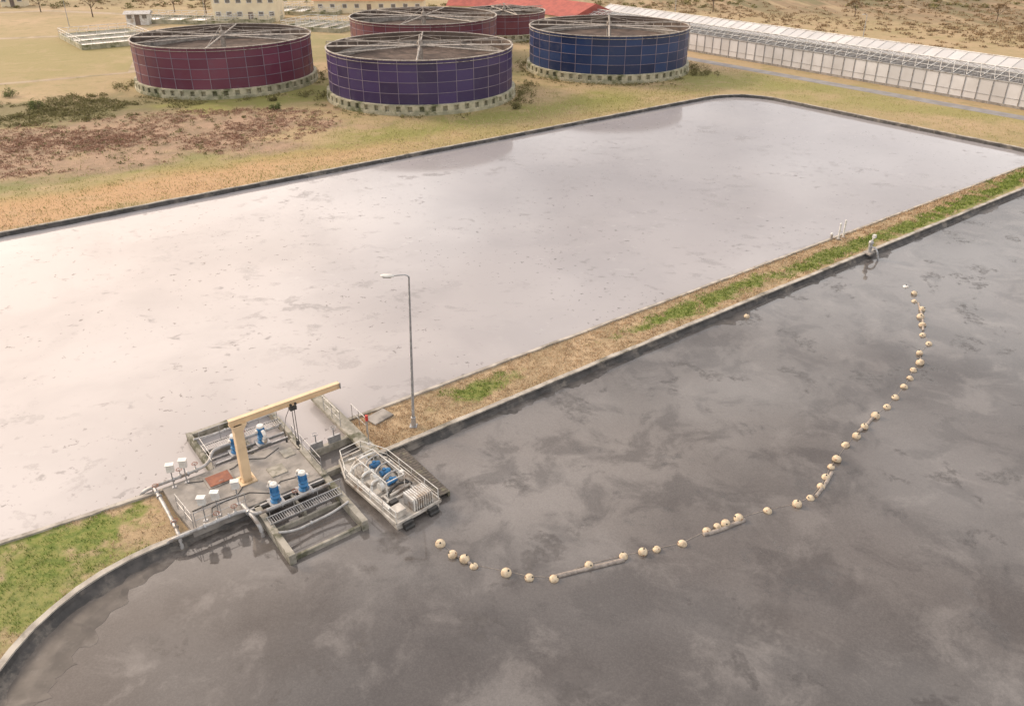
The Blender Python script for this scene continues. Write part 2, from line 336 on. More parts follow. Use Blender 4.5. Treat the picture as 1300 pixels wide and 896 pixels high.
strip('dirt_path','dirt',[P(-60,112),P(60,102),P(168,92),P(178,70)],1.6,.016)
strip('yard_road','dirt',[P(-40,18),P(60,14),P(250,22),P(340,26),P(440,22)],3.5,.008)
# ------------------------------------------------------------------ tanks
MT['pan1']=panelmat('flare_tinted_panels',(.105,.024,.050),(.165,.048,.080))  # purple lens-flare hue painted into the left tank's panel colour
MT['pan2']=panelmat('indigo_enamel_panels',(.028,.016,.060),(.056,.034,.115))
MT['pan3']=panelmat('maroon_enamel_panels',(.12,.030,.042),(.17,.055,.068))
MT['pan5']=panelmat('navy_enamel_panels',(.008,.018,.064),(.016,.040,.125))
MT['seam']=simple('pale_seam',(.18,.15,.21),(.26,.21,.25),.5,.5,0,0)
MT['inside']=simple('tank_inside',(.13,.095,.075),(.08,.058,.048),.5,.85,0,0,7,(.04,.033,.03))
def tank(loc,rz,pan,label,r=13.3,h=7.0,rows=4,cols=32):
    t=thing('digester_tank',label,'tank',loc,rz,'round panelled tanks beside the pond')
    b=MB(); b.lathe([(r-.4,0),(r+.55,0),(r+.55,.45),(r+.25,.5),(r+.25,.5)],96); nb=int(56*r/13.5)
    b.lathe([(r+.05,.4),(r+.05,1.35),(r-.4,1.35)],96)
    for i in range(nb):
        a=2*PI*i/nb; b.box(((r+.22)*math.cos(a),(r+.22)*math.sin(a),.82),(.5,2*PI*r/nb*.62,.72),a)
    b.lathe([(r+.02,1.17),(r+.46,1.17),(r+.46,1.34),(r-.1,1.36)],96)
    b.build('base','tankbase',t)
    w=MB(); z0=1.36; rh=(h-z0)/rows; sub=3
    for i in range(cols):
        for j in range(rows):
            w.s=random.random(); w.m=0; w.smooth=True
            vs=[]
            for q in range(sub+1):
                a=2*PI*(i+q/sub)/cols
                for z in(z0+j*rh,z0+(j+1)*rh): vs.append((r*math.cos(a),r*math.sin(a),z))
            w.add(vs,[(2*q,2*q+2,2*q+3,2*q+1) for q in range(sub)])
        a=2*PI*i/cols; w.m=1; w.smooth=False; w.box(((r+.02)*math.cos(a),(r+.02)*math.sin(a),(z0+h)/2),(.05,.07,h-z0),a)
    w.m=1
    for j in range(1,rows): w.lathe([(r+.0,z0+j*rh-.03),(r+.05,z0+j*rh-.03),(r+.05,z0+j*rh+.03),(r,z0+j*rh+.03)],96)
    w.m=2; w.smooth=True; w.lathe([(r-.08,h),(r-.08,h-3.2)],96)
    w.build('wall',[pan,'seam','inside'],t)
    q=MB(); q.lathe([(r-.08,h-.02),(r+.16,h-.02),(r+.16,h+.09),(r-.08,h+.09),(r-.08,h-.02)],96)
    q.lathe([(r-.02,h-.42),(r+.12,h-.42),(r+.12,h-.36),(r-.02,h-.36)],96); q.build('rim','truss',t)
    MB().disc((0,0,h-2.1),r-.09,64).build('liquor_surface','liquor',t)
    q=MB(); q.lathe([(r-1.3,h-2.2),(r-1.3,h-1.2),(r-1.2,h-1.2),(r-1.2,h-1.6),(r-.1,h-1.6)],72); q.build('weir_channel','concrete',t)
    bt=MB(); zb=h-.05; n=18; hb=.55
    for s in(-.4,.4):
        bt.tube((-r,s,zb),(r,s,zb),.07,6)
        for i in range(n+1):
            x=-r+2*r*i/n; bt.tube((x,s,zb),(x,s,zb+hb+.1),.03,5)
        bt.tube((-r,s,zb+hb+.1),(r,s,zb+hb+.1),.04,6)
    bt.box((0,0,zb),(2*r,.75,.05)); bt.build('bridge',['truss'],t)
    m=MB(); m.lathe([(.02,h+1.5),(.12,h+1.4),(.16,h+.7),(.4,h+.5),(.4,h-2.1)],16); m.build('centre_drum','truss',t)
    for i in range(6):
        a=2*PI*(i+.5)/6; e=Vector((r*math.cos(a),r*math.sin(a),h-.05)); c0=Vector((.4*math.cos(a),.4*math.sin(a),h-.05))
        a_=MB(); a_.tube(c0,e,.12,6); top=Vector((0,0,h+1.35)); a_.tube(top,e.lerp(c0,.02),.035,5)
        for f in(.25,.5,.75):
            p=c0.lerp(e,f); a_.tube(p,top.lerp(e,f),.025,5)
        a_.build('radial_arm','truss',t)
    return t
tank((-45.0,130.8,0),R(8),'pan1','leftmost round tank, panels coloured with plum lens flare, standing nearest the scrub')
tank((-13.3,121,0),R(4),'pan2','front middle round tank with indigo panels, closest to the pond edge')
tank((-16.2,155.7,0),R(-12),'pan3','maroon panelled round tank standing directly behind the indigo one')
tank((-1.7,180,0),R(20),'pan3','small maroon round tank farthest back, beside the red roof',8.6,5.2,3,20)
tank((16.3,142.3,0),R(-6),'pan5','rightmost round tank with navy blue panels, nearest the greenhouse',13.3,7.0)
# ------------------------------------------------------------------ pump station deck
S=thing('pump_platform','concrete pump platform with open channels between the two ponds','platform',O,UA)
MB().prism([(-11.7,-.08),(-5.45,-.08),(-5.45,3.75),(-11.9,3.75),(-11.9,1.8)],-1.6,.24).build('deck','concrete',S,.03)
def wall(x0,x1,y0,y1,z1=.30): return MB().bb(x0,x1,y0,y1,-1.8,z1).build('channel_wall','mossy',S,.02)
wall(-9.55,-9.3,3.753,7.75,.15); wall(-9.297,-5.253,7.5,7.75,.11); wall(-5.25,-5.0,3.753,7.75,.15)
wall(-8.93,-8.63,-4.15,-.083,.20); wall(-8.627,-5.433,-4.0,-3.86,-.08); wall(-5.43,-5.13,-4.15,-.083,.22); wall(-5.448,-5.15,-.08,3.75,.30)
wall(-8.627,-5.433,-1.95,-1.83,-.05); wall(-7.28,-7.12,3.753,7.497,.05); wall(-7.2,-7.06,-1.82,-.083,.12); wall(-9.297,-7.283,5.6,5.75,.02)
MB().bb(-5.147,-2.4,2.25,2.5,-1.8,.12).build('cross_wall','mossy',S,.02); MB().bb(-5.127,-2.4,.35,.6,-1.8,.02).build('cross_wall','mossy',S,.02)
for x in(-4.6,-3.6): 
    g_=MB(); g_.bb(x-.35,x+.35,2.3,2.4,.12,.5); g_.tube((x,2.35,.5),(x,2.35,1.0),.03,6); g_.path([(x+.15*math.cos(a*PI/5),2.35+.15*math.sin(a*PI/5),1.0) for a in range(11)],.018,5); g_.build('sluice_gate','galv',S)
for pts,st_ in(([(-11.6,.0,.24),(-11.75,1.8,.24)],.9),([(-9.4,3.9,.15),(-9.4,5.6,.15)],.9),([(-5.3,.2,.3),(-5.3,3.6,.3)],1.1),([(-11.5,-.02,.24),(-9.2,-.02,.24)],1.1)):
    m=MB(); rail(m,pts,.85,st_,.018); m.build('railing','galv',S)
m=MB(); 
for q in([(-11.3,1.2,.26),(-10.4,1.25,.26),(-9.2,1.1,.26),(-8.8,1.5,.26)],[(-10.7,.3,.26),(-10.5,.9,.26),(-9.9,1.0,.26),(-8.7,.9,.26),(-7.9,.2,.27)],[(-10.8,3.4,.26),(-10.2,3.1,.26),(-8.6,3.2,.26),(-7.9,3.6,.27)],[(-7.9,.3,.26),(-7.2,.8,.26),(-6.3,.6,.26)],[(-7.9,3.5,.26),(-7.1,3.0,.26),(-6.2,3.4,.26)]): m.path(q,.02,5)
m.build('cable','rubber',S)
m=MB(); m.bb(-7.4,-6.6,1.3,2.1,.24,.28); m.build('access_cover','mossy',S); m=MB(); m.bb(-6.3,-5.7,2.4,3.1,.24,.28); m.build('access_cover','mossy',S)
pier=thing('pier_wall','narrow weathered wall along the gap, right of the channel','wall',O,UA)
MB().bb(-2.85,-2.15,-.1,7.2,.05,.26).build('walkway_slab','mossy',pier,.03); MB().bb(-2.65,-2.3,-.1,7.1,-1.8,.047).build('support','mossy',pier)
m=MB(); rail(m,[(-2.8,3.2,.26),(-2.8,5.2,.26)],.9,1.0,.02); m.build('railing','galv',pier)
pw=thing('timber_walkway','dark timber floating walkway on the right side of the barge','walkway',W(-1.35,-2.1,0),UA)
m=MB()
for i in range(25): m.box((0,-2.3+i*.19,-.05),(.85,.17,.05))
m.build('planks','wood',pw)
for sx in(-.36,.36): MB().bb(sx-.06,sx+.06,-2.4,2.4,-.34,-.078).build('beam','wood',pw)
for y in(-1.8,0,1.8): MB().tube((-.4,y,-.38),(.4,y,-.38),.14,10).build('float','rubber',pw)
def grating(label,x0,x1,y,z):
    gt=thing('grating_walkway',label,'walkway',O,UA); m=MB(); n=int((x1-x0)/.11)
    for i in range(n+1): m.box((x0+i*.11,y,z),(.025,.5,.04))
    m.box(((x0+x1)/2,y-.26,z),(x1-x0+.1,.03,.07)); m.box(((x0+x1)/2,y+.26,z),(x1-x0+.1,.03,.07)); m.build('grating','galv',gt)
    m=MB(); rail(m,[(x0,y+.26*(1 if y>0 else -1),z),(x1,y+.26*(1 if y>0 else -1),z)],.9,1.0,.018); m.build('handrail','galv',gt)
grating('galvanised grating over the channel on the pale pond side',-9.3,-5.2,5.7,.22)
grating('galvanised grating over the channel on the dark pond side',-8.75,-5.3,-1.6,.28)
ht=thing('deck_hatch','rusty red square hatch cover on the concrete platform','hatch',W(-9.5,2.75,.24),UA)
MB().bb(-.65,.65,-.5,.5,0,.05).build('frame','concrete',ht); MB().bb(-.55,.55,-.42,.42,.052,.09).build('cover','rust',ht,.01)
MB().path([(-.1,-.3,.09),(-.1,-.3,.15),(.1,-.3,.15),(.1,-.3,.09)],.012,5).build('handle','galv',ht)
# crane
cr=thing('jib_crane','tall cream jib crane standing on the concrete platform','crane',W(-8.45,1.9,.24),UA)
MB().box((0,0,.03),(.8,.8,.06)).lathe([(.32,.06),(.32,.1)],12).build('base_plate','cream',cr,.01)
MB().box((0,0,1.65),(.42,.42,3.2)).build('mast','cream',cr,.02)
m=MB(); m.box((2.45,0,3.42),(5.6,.07,.26)); m.box((2.45,0,3.56),(5.6,.24,.035)); m.box((2.45,0,3.28),(5.6,.24,.035)); m.build('boom','cream',cr)
m=MB(); m.add([(-.30,-.22,3.25),(-.30,.22,3.25),(.42,-.22,3.25),(.42,.22,3.25),(.213,-.22,2.95),(.213,.22,2.95),(-.213,-.22,2.95),(-.213,.22,2.95)],[(0,2,4,6),(1,7,5,3),(0,1,3,2),(2,3,5,4),(0,6,7,1)]); m.build('head_bracket','cream',cr)
m=MB(); m.box((5.27,0,3.42),(.05,.26,.36)); m.build('end_stop','galv',cr)
m=MB(); m.box((2.75,0,3.08),(.34,.26,.2)); 
for x in(-.12,.12):
    for y in(-.13,.13): m.tube((2.75+x,y-.03,3.32),(2.75+x,y+.03,3.32),.065,10)
tr=m.build('hoist','rubber',cr); 
MB().tube((2.7,0,3.0),(2.7,0,1.1),.018,6).tube((2.82,0,3.0),(2.82,0,1.1),.018,6).build('chain','rubber',tr)
MB().box((2.76,0,1.0),(.16,.1,.22)).path([(2.76,0,.9),(2.76,0,.78),(2.84,0,.68),(2.78,0,.58),(2.68,0,.63)],.03,6).build('hook','rubber',tr)
m=MB(); m.path([(2.6,.1,3.0),(2.4,.12,2.6),(2.2,.1,1.9),(2.25,.1,1.4)],.016,5); m.box((2.25,.1,1.3),(.08,.08,.22)); m.build('pendant_control','rubber',cr)
# pumps
def pump():
    t=thing('pump','x','pump',(0,0,0),0,'blue vertical pumps around the platform')
    m=MB(); m.smooth=True; m.lathe([(.02,1.26),(.16,1.24),(.20,1.16),(.20,.72),(.26,.70),(.26,.64),(.02,.64)],18); m.smooth=False
    for i in range(14):
        a=2*PI*i/14; m.box((.215*math.cos(a),.215*math.sin(a),.94),(.05,.018,.4),a)
    m.build('motor','blue',t)
    m=MB(); m.smooth=True; m.lathe([(.30,.0),(.30,.05),(.20,.08),(.20,.3),(.27,.34),(.27,.4),(.18,.44),(.18,.64)],18); m.build('pump_body','blue',t)
    MB().path([(0,.15,.25),(0,.40,.26),(0,.52,.30),(0,.60,.40),(0,.64,.55),(0,.64,.85),(0,.60,1.02),(0,.52,1.12),(0,.36,1.18)],.11,10).build('outlet_pipe','white',t)
    MB().tube((0,.64,.68),(0,.64,.76),.18,14).build('flange','pipe',t)
    MB().box((.27,0,1.0),(.14,.2,.2)).build('terminal_box','white',t,.01)
    MB().lathe([(.02,1.46),(.19,1.43),(.22,1.27)],14).build('fan_cowl','white',t)
    MB().bb(-.4,.4,-.4,.4,-.12,0).build('base_plate','galv',t); return t
p0=pump(); pl=[(-8.05,4.4,'blue vertical pump on the pale pond side, nearer the crane mast'),(-6.65,4.4,'blue vertical pump on the pale pond side, nearer the barge'),(-7.95,-.45,'blue vertical pump on the dark pond side, nearer the control boxes'),(-6.55,-.45,'blue vertical pump on the dark pond side, nearer the barge')]
for i,(u,v,lb) in enumerate(pl):
    rz=UA+(PI if v>2 else 0)
    if i==0: o=p0; o.location=W(u,v,.30); o.rotation_euler=(0,0,rz); o['label']=lb
    else: o=copy_thing(p0,W(u,v,.30),rz,lb)
    o.scale=(.85,.85,.70)
for (y,lb) in((4.4,'steel beams carrying the pumps over the pale pond channel'),(-.45,'steel beams carrying the pumps over the dark pond channel')):
    t=thing('pump_support',lb,'beam',W(-7.3,y,0),UA)
    for s in(-.25,.25): MB().bb(-1.9,1.9,s-.05,s+.05,.06,.20).build('beam','galv',t)
def smoothpts(pts,n=3):
    pts=[Vector(p) for p in pts]
    for _ in range(n-1):
        o=[pts[0]]
        for a,b in zip(pts[:-1],pts[1:]): o+=[a.lerp(b,.25),a.lerp(b,.75)]
        o.append(pts[-1]); pts=o
    return pts
def pipe_run(label,pts,r,flanges,valves):
    t=thing('discharge_pipe',label,'pipe',O,UA)
    MB().path(smoothpts(pts),r,12).build('pipe','pipe',t)
    for p,d in flanges:
        d=Vector(d); p=Vector(p); MB().tube(p-d*.04,p+d*.04,r*1.6,14).build('flange','galv',t)
    for p in valves:
        p=Vector(p); w=MB(); w.ball(p,r*1.4); w.tube(p,p+Vector((0,0,.4)),.025,6); v=w.build('valve','pipe',t)
        h=MB(); z=p+Vector((0,0,.4)); h.path([z+Vector((.14*math.cos(a*PI/5),.14*math.sin(a*PI/5),0)) for a in range(11)],.015,5); h.tube(z-Vector((.14,0,0)),z+Vector((.14,0,0)),.01,5); h.build('handwheel','rust',v)
pipe_run('grey pipe along the dark pond edge of the platform',[(-12.9,.3,-.4),(-12.8,.05,.1),(-12.3,-.22,.34),(-11.5,-.25,.36),(-9.5,-.25,.36),(-9.2,-.5,.36),(-9.1,-.95,.42),(-8.6,-1.05,.46),(-5.5,-1.05,.46)],.085,[((-11.2,-.25,.36),(1,0,0)),((-10.1,-.25,.36),(1,0,0)),((-7.9,-1.05,.46),(1,0,0)),((-6.4,-1.05,.46),(1,0,0))],[(-10.6,-.25,.38),(-9.8,-.25,.38),(-7.2,-1.05,.48)])
pipe_run('grey pipe along the pale pond edge of the platform',[(-12.9,4.3,-.4),(-12.8,4.2,.1),(-12.2,4.0,.34),(-11.6,3.95,.36),(-10.2,3.95,.38),(-9.5,4.1,.4),(-9.1,4.9,.44),(-8.7,5.0,.46),(-5.5,5.0,.46)],.085,[((-11.3,3.95,.37),(1,0,0)),((-10.6,3.95,.37),(1,0,0)),((-8.05,5.0,.46),(1,0,0)),((-6.65,5.0,.46),(1,0,0))],[(-10.95,3.95,.39),(-10.2,3.95,.39),(-7.4,5.0,.48)])
pipe_run('lower pipe running to the outer bay of the dark pond channel',[(-8.75,-2.6,.32),(-8.0,-2.7,.1),(-7.2,-2.6,.05),(-6.2,-2.6,.08),(-5.3,-2.6,.32)],.06,[((-7.2,-2.6,.06),(1,0,0))],[])
pipe_run('outer pipe across the pale pond channel beyond the grating',[(-9.45,6.7,.3),(-8.6,6.7,.2),(-7.2,6.75,.18),(-6.0,6.7,.2),(-5.1,6.7,.3)],.06,[((-7.8,6.72,.19),(1,0,0))],[(-6.6,6.72,.2)])
pipe_run('bent pipe dipping into the dark pond beside the platform corner',[(-9.3,.2,.3),(-9.25,-.5,.3),(-9.2,-1.3,.25),(-9.15,-1.6,.0),(-9.15,-1.7,-.6)],.10,[((-9.25,-.5,.3),(0,1,0))],[])
pipe_run('pipe crossing the bank at the left end of the platform',[(-12.3,-.3,-.5),(-12.3,-.25,.2),(-12.25,.2,.3),(-12.2,2.0,.3),(-12.2,3.8,.3),(-12.2,4.2,.2),(-12.2,4.3,-.5)],.085,[((-12.22,.9,.3),(0,1,0)),((-12.2,3.1,.3),(0,1,0))],[(-12.2,3.5,.32),(-12.22,.5,.32)])
# control boxes
cb=thing('control_box','x','control box',(0,0,0),0,'white control boxes on posts around the platform')
MB().tube((0,0,0),(0,0,1.0),.03,8).build('post','galv',cb); MB().box((0,0,1.12),(.34,.2,.42)).build('cabinet','white',cb,.015)
MB().box((0,-.03,1.35),(.38,.28,.025)).build('rain_cover','white',cb); MB().box((0,-.104,1.12),(.28,.01,.34)).build('door','white',cb); MB().box((0,0,.01),(.2,.2,.02)).build('foot_plate','galv',cb)
for i,(u,v,z,rz,lb) in enumerate([(-11.4,3.5,.24,.2,'leftmost white control box on a post, pale pond side of platform'),(-10.8,3.5,.24,.1,'second white control box on a post, pale pond side of platform'),(-11.0,.25,.24,0,'leftmost white control box on a post, dark pond side of platform'),(-10.4,.25,.24,0,'middle white control box on a post, dark pond side of platform'),(-9.4,.45,.24,.2,'white control box on a post nearest the blue pump, dark pond side')]):
    if i==0: cb.location=W(u,v,z); cb.rotation_euler=(0,0,rz+UA-.6); cb['label']=lb
    else: copy_thing(cb,W(u,v,z),rz+UA-.6,lb)
# barge
bg=thing('dredging_barge','white metal pump barge moored beside the concrete platform','barge',W(-3.2,-2.2,-.08),UA+R(5))
for sx in(-.85,.85):
    m=MB(); x0,x1=sx-.35,sx+.35; sh=-.45 if sx>0 else .45
    vs=[]; prof=[(-2.75,.0),(-2.75,-.3),(-2.4,-.6),(1.9,-.6),(3.0,-.1),(3.0,.0)]
    for x in(x0,x1):
        for y,z in prof: vs.append((x+(sh if y>2.5 else 0),y,z))
    n=6; m.add(vs,[tuple(range(n-1,-1,-1)),tuple(range(n,2*n))]+[(i,(i+1)%n,n+(i+1)%n,n+i) for i in range(n)]); m.build('hull_float','hull',bg,.02)
dk=[(-1.25,-2.8),(1.25,-2.8),(1.25,1.5),(.65,3.05),(-.65,3.05),(-1.25,1.5)]
m=MB(); m.prism(dk,.003,.10); m.build('deck','barge_deck',bg,.01)
m=MB()
for a,b in zip(dk,dk[1:]+dk[:1]):
    a=Vector((*a,.15)); b=Vector((*b,.15)); d_=b-a; m.box((a+b)/2,(d_.length+.05,.07,.14),math.atan2(d_.y,d_.x))
m.build('coaming','hull',bg)
m=MB(); rail(m,[(-1.2,-2.7,.15),(-1.2,1.5,.15),(-.6,2.98,.15)],.65,1.05,.02); m.build('railing','white',bg)
m=MB(); rail(m,[(1.2,-2.7,.15),(1.2,1.5,.15),(.6,2.98,.15),(-.6,2.98,.15)],.65,1.05,.02); m.build('railing','white',bg)
for y,x in((1.25,.0),(.45,.05),(-.35,-.1)):
    m=MB(); m.box((x-.1,y,.18),(1.2,.36,.14)); m.build('pump_bed','hull',bg)
    m=MB(); m.tube((x+.05,y,.42),(x+.5,y,.42),.15,14); m.tube((x+.5,y,.42),(x+.58,y,.42),.12,12); m.box((x+.27,y,.60),(.14,.14,.1)); m.build('motor','blue',bg)
    m=MB(); m.tube((x-.42,y,.42),(x-.22,y,.42),.22,16); m.path(smoothpts([(x-.33,y,.55),(x-.33,y,.85),(x-.45,y,.92),(-.92,y,.9),(-.95,y,.4)]),.065,8); m.build('pump_casing','white',bg)
    m=MB(); m.path(smoothpts([(x-.2,y+.12,.45),(x+.1,y+.22,.75),(x+.8,y+.22,.75),(1.0,y+.2,.3)]),.045,7); m.build('suction_pipe','pipe',bg)
m=MB(); m.path([(-.97,1.6,.34),(-.97,1.2,.34),(-.97,-1.9,.34)],.09,10); m.build('manifold_pipe','white',bg)
m=MB(); m.path(smoothpts([(.9,1.9,.18),(.85,1.85,.6),(.3,1.8,.75),(-.5,1.8,.7),(-.9,1.6,.38)]),.06,8); m.path(smoothpts([(-.3,2.7,.2),(-.2,2.3,.5),(.3,2.2,.5),(.4,1.9,.2)]),.05,8); m.build('crossover_pipe','white',bg)
m=MB(); m.path(smoothpts([(-.4,-.9,.2),(0,-.8,.5),(.6,-.9,.5),(.95,-.9,.2)]),.06,8); m.path(smoothpts([(.95,1.5,.15),(.95,1.0,.15),(.85,0,.15),(1.0,-.8,.15)]),.045,7); m.build('loose_hose','rubber',bg)
m=MB(); m.box((.42,-2.15,.42),(1.1,.8,.60)); m.build('engine_cover','pipe',bg,.03)
m=MB()
for i in range(9): m.box((-.08+i*.125,-2.58,.42),(.05,.07,.58)); m.box((-.08+i*.125,-2.15,.74),(.05,.8,.04))
m.build('cooling_fin','white',bg)
m=MB(); m.box((-.72,-2.2,.30),(.5,.55,.38)); m.build('locker','hull',bg,.02)
m=MB(); m.box((-.5,-1.5,.22),(.4,.28,.22)); m.build('battery_box','rubber',bg,.02)
m=MB(); m.box((.1,-1.30,.20),(1.7,.10,.1)); m.box((.1,-.80,.20),(1.7,.10,.1)); m.box((-.6,-1.05,.20),(.1,.4,.1)); m.box((.8,-1.05,.20),(.1,.4,.1)); m.tube((-.4,-1.1,.32),(.8,-1.0,.32),.07,8); m.build('skid_frame','hull',bg)
m=MB(); 
for y in(-1.0,1.65):
    for x in(-.5,.5): m.tube((x,y,.1),(x,y,1.05),.025,6)
    m.tube((-.5,y,1.05),(.5,y,1.05),.025,6)
for x in(-.5,.5): m.tube((x,-1.0,1.05),(x,1.65,1.05),.025,6)
m.build('lifting_frame','white',bg)
for sx in(-.7,.7):
    MB().box((sx,-2.91,-.0),(.5,.2,.22)).tube((sx-.25,-3.0,-.15),(sx+.25,-3.0,-.15),.10,12).build('fender','rubber',bg)
MB().box((.82,-.25,.38),(.26,.2,.52)).build('control_cabinet','white',bg,.02)
# lamp post
lb=P(525,541)
lp=thing('street_lamp','tall galvanised street lamp on the grassy bank','street lamp',lb,0); lp.rotation_euler=(0,R(1.7),0)
MB().tube((0,0,0),(0,0,8.85),.085,12,.045).build('pole','galv',lp); MB().box((0,0,.03),(.4,.4,.06)).lathe([(.14,.06),(.13,.6),(.1,.62)],12).build('base','galv',lp)
MB().path([(0,0,8.75),(-.04,0,8.88),(-.2,0,8.93),(-.75,0,8.87)],.035,8).build('arm','galv',lp)
m=MB(); m.smooth=True; m.lathe([(.01,.34),(.1,.31),(.15,.15),(.14,-.18),(.08,-.32),(.01,-.34)],14)
m.v=[(-1.05+z,y*1.0,8.85+x*.55) for x,y,z in m.v]; h=m.build('lamp_head','white',lp)
m=MB(); m.box((-1.07,0,8.775),(.40,.17,.03)); m.build('lens','glass',h)
MB().box((0,-.1,.95),(.12,.02,.3)).build('access_door','pipe',lp)
mp=thing('marker_post','thin post with a red top at the gap beside the barge','post',W(-2.35,.9,.26),UA)
MB().tube((0,0,0),(0,0,1.7),.03,8).build('post','galv',mp); MB().tube((0,0,1.45),(0,0,1.75),.08,10).build('red_top','red',mp); MB().box((0,0,.01),(.2,.2,.02)).build('foot','galv',mp)
sl=MB().box((0,0,.07),(1.3,.9,.1)).build('concrete_slab','concrete',None,.02,W(-.6,3.0,0),UA+.2); tag(sl,'small pale concrete slab lying on the bank left of the lamp','slab')
b2=MB(); rail(b2,[(0,0,0),(0,1.6,0)],1.0,.8,.02); o=b2.build('handrail','galv',None,0,W(-1.9,2.0,.1),UA); tag(o,'short galvanised handrail on the bank edge near the lamp','railing')
for i,(px,py,hh,l) in enumerate([(1064,304,1.35,'left one of two white vent pipes on the bank'),(1070,302,1.5,'right one of two white vent pipes on the bank')]):
    t=thing('vent_pipe',l,'vent pipe',P(px,py),0,'white vent pipes on the bank')
    MB().tube((0,0,0),(0,0,hh),.07,10).build('pipe','white',t); MB().lathe([(.01,hh+.12),(.10,hh+.05),(.09,hh-.02)],12).build('cap','white',t); MB().box((0,0,.03),(.35,.35,.1)).build('footing','concrete',t)
t=thing('bollard','low grey stub standing left of the white vent pipes','bollard',P(1055,304)); MB().tube((0,0,0),(0,0,.5),.1,10).build('post','concrete',t); MB().ball((0,0,.5),.12).build('cap','white',t)
t=thing('valve_unit','white valve unit standing on the dark pond kerb','valve',P(1103,322),UA)
MB().box((0,0,.08),(.8,.7,.16)).build('plinth','concrete',t,.02); MB().tube((0,0,.16),(0,0,.9),.15,12).ball((0,0,.95),.2).build('body','pipe',t)
MB().path([(0,0,.95),(.05,-.05,1.2),(.1,-.1,1.45)],.06,8).box((.1,-.1,1.5),(.24,.24,.24)).build('actuator','white',t,.0)
MB().path(smoothpts([(0,-.1,.6),(0,-.4,.62),(0,-.65,.4),(0,-.8,-.1),(0,-.9,-.5)]),.08,10).build('pipe','galv',t)
t=thing('mooring_float','small white float against the dark liner near the bank','float',P(948,402,-.3)); MB().ball((0,0,.0),.2).build('ball','buoy',t); MB().tube((0,0,.18),(0,0,.3),.03,6).build('eye','rubber',t)
# ------------------------------------------------------------------ buoys
bp=[(559,688),(576,703),(589,709),(602,717),(642,725),(671,731),(702,733),(747,716),(792,705),(816,700),(835,696),(866,689),(898,673),(910,668),(921,663),(939,657),(974,647),(1012,639),(1030,630),(1042,616),(1049,604),(1055,591),(1062,583),(1075,564),(1087,552),(1098,541),(1111,527),(1127,515),(1138,503),(1148,490),(1155,479),(1159,468),(1169,460),(1168,448),(1180,435),(1172,424),(1172,412),(1169,401),(1170,392),(1161,381),(1160,372)]
onesw='first second third fourth fifth sixth seventh eighth ninth tenth eleventh twelfth thirteenth fourteenth fifteenth sixteenth seventeenth eighteenth nineteenth twentieth'.split()
tens={2:'twenty',3:'thirty',4:'forty'}
def ordw(n):
    if n<=20: return onesw[n-1]
    if n%10==0: return {3:'thirtieth',4:'fortieth'}[n//10]
    return tens[n//10]+'-'+onesw[n%10-1]
b0=thing('buoy','x','buoy',(0,0,0),0,'cream buoys in the curved floating line')
m=MB(); m.ball((0,0,.06),.23,18,12,.95); m.build('ball','buoy',b0)
MB().tube((-.25,0,.06),(.25,0,.06),.03,6).build('axle','rust',b0); MB().tube((.0,0,.26),(0,0,.32),.04,8).build('plug','rubber',b0)
for i,(px,py) in enumerate(bp):
    q=P(px,py,VW+.1); q.z=VW+random.uniform(-.07,.04); rz=random.uniform(0,6.28)
    l=ordw(i+1)+' cream buoy of the curved line, counting from the barge'
    if i==0: o=b0; o.location=q; o['label']=l
    else: o=copy_thing(b0,q,rz,l)
    s=random.uniform(.80,1.04)*(1 if py>560 else 1.06); o.scale=(s,s,s); o.rotation_euler=(random.uniform(-.9,.9),random.uniform(-.9,.9),rz)
hs=[([(706,732),(730,726),(760,719),(792,711)],.10,'long pale floating hose between the seventh and ninth buoys'),([(893,679),(915,673),(945,660)],.10,'pale floating hose under the cluster of buoys at mid curve'),([(1036,630),(1048,615),(1056,600)],.09,'floating hose piece where the line bends upward'),([(1090,548),(1102,538),(1112,526)],.09,'pale floating hose in the upper right stretch of the line'),([(572,702),(590,711),(604,720)],.07,'floating hose piece nearest the barge'),([(1166,385),(1172,405),(1172,420)],.08,'floating hose piece at the far end of the line')]
for pts,r,l in hs:
    m=MB(); q=[P(a,b,VW) for a,b in pts]; q=[Vector((p.x,p.y,VW+.02)) for p in q]; m.path(smoothpts(q,4),r,8); tag(m.build('floating_hose','hose'),l,'hose','floating hoses of the buoy line')
q=[P(a,b,VW) for a,b in bp]; m=MB(); m.path([(p.x,p.y,VW+.006) for p in q],.013,5); tag(m.build('rope','hose'),'thin rope threading all the cream buoys together','rope')
t=thing('float_tip','flat white float marking the far tip of the buoy line','float',P(1150,364,VW)); MB().ball((0,0,0),.22,14,8,.45).build('ball','white',t); MB().tube((0,0,.08),(0,0,.18),.03,6).build('eye','rubber',t)
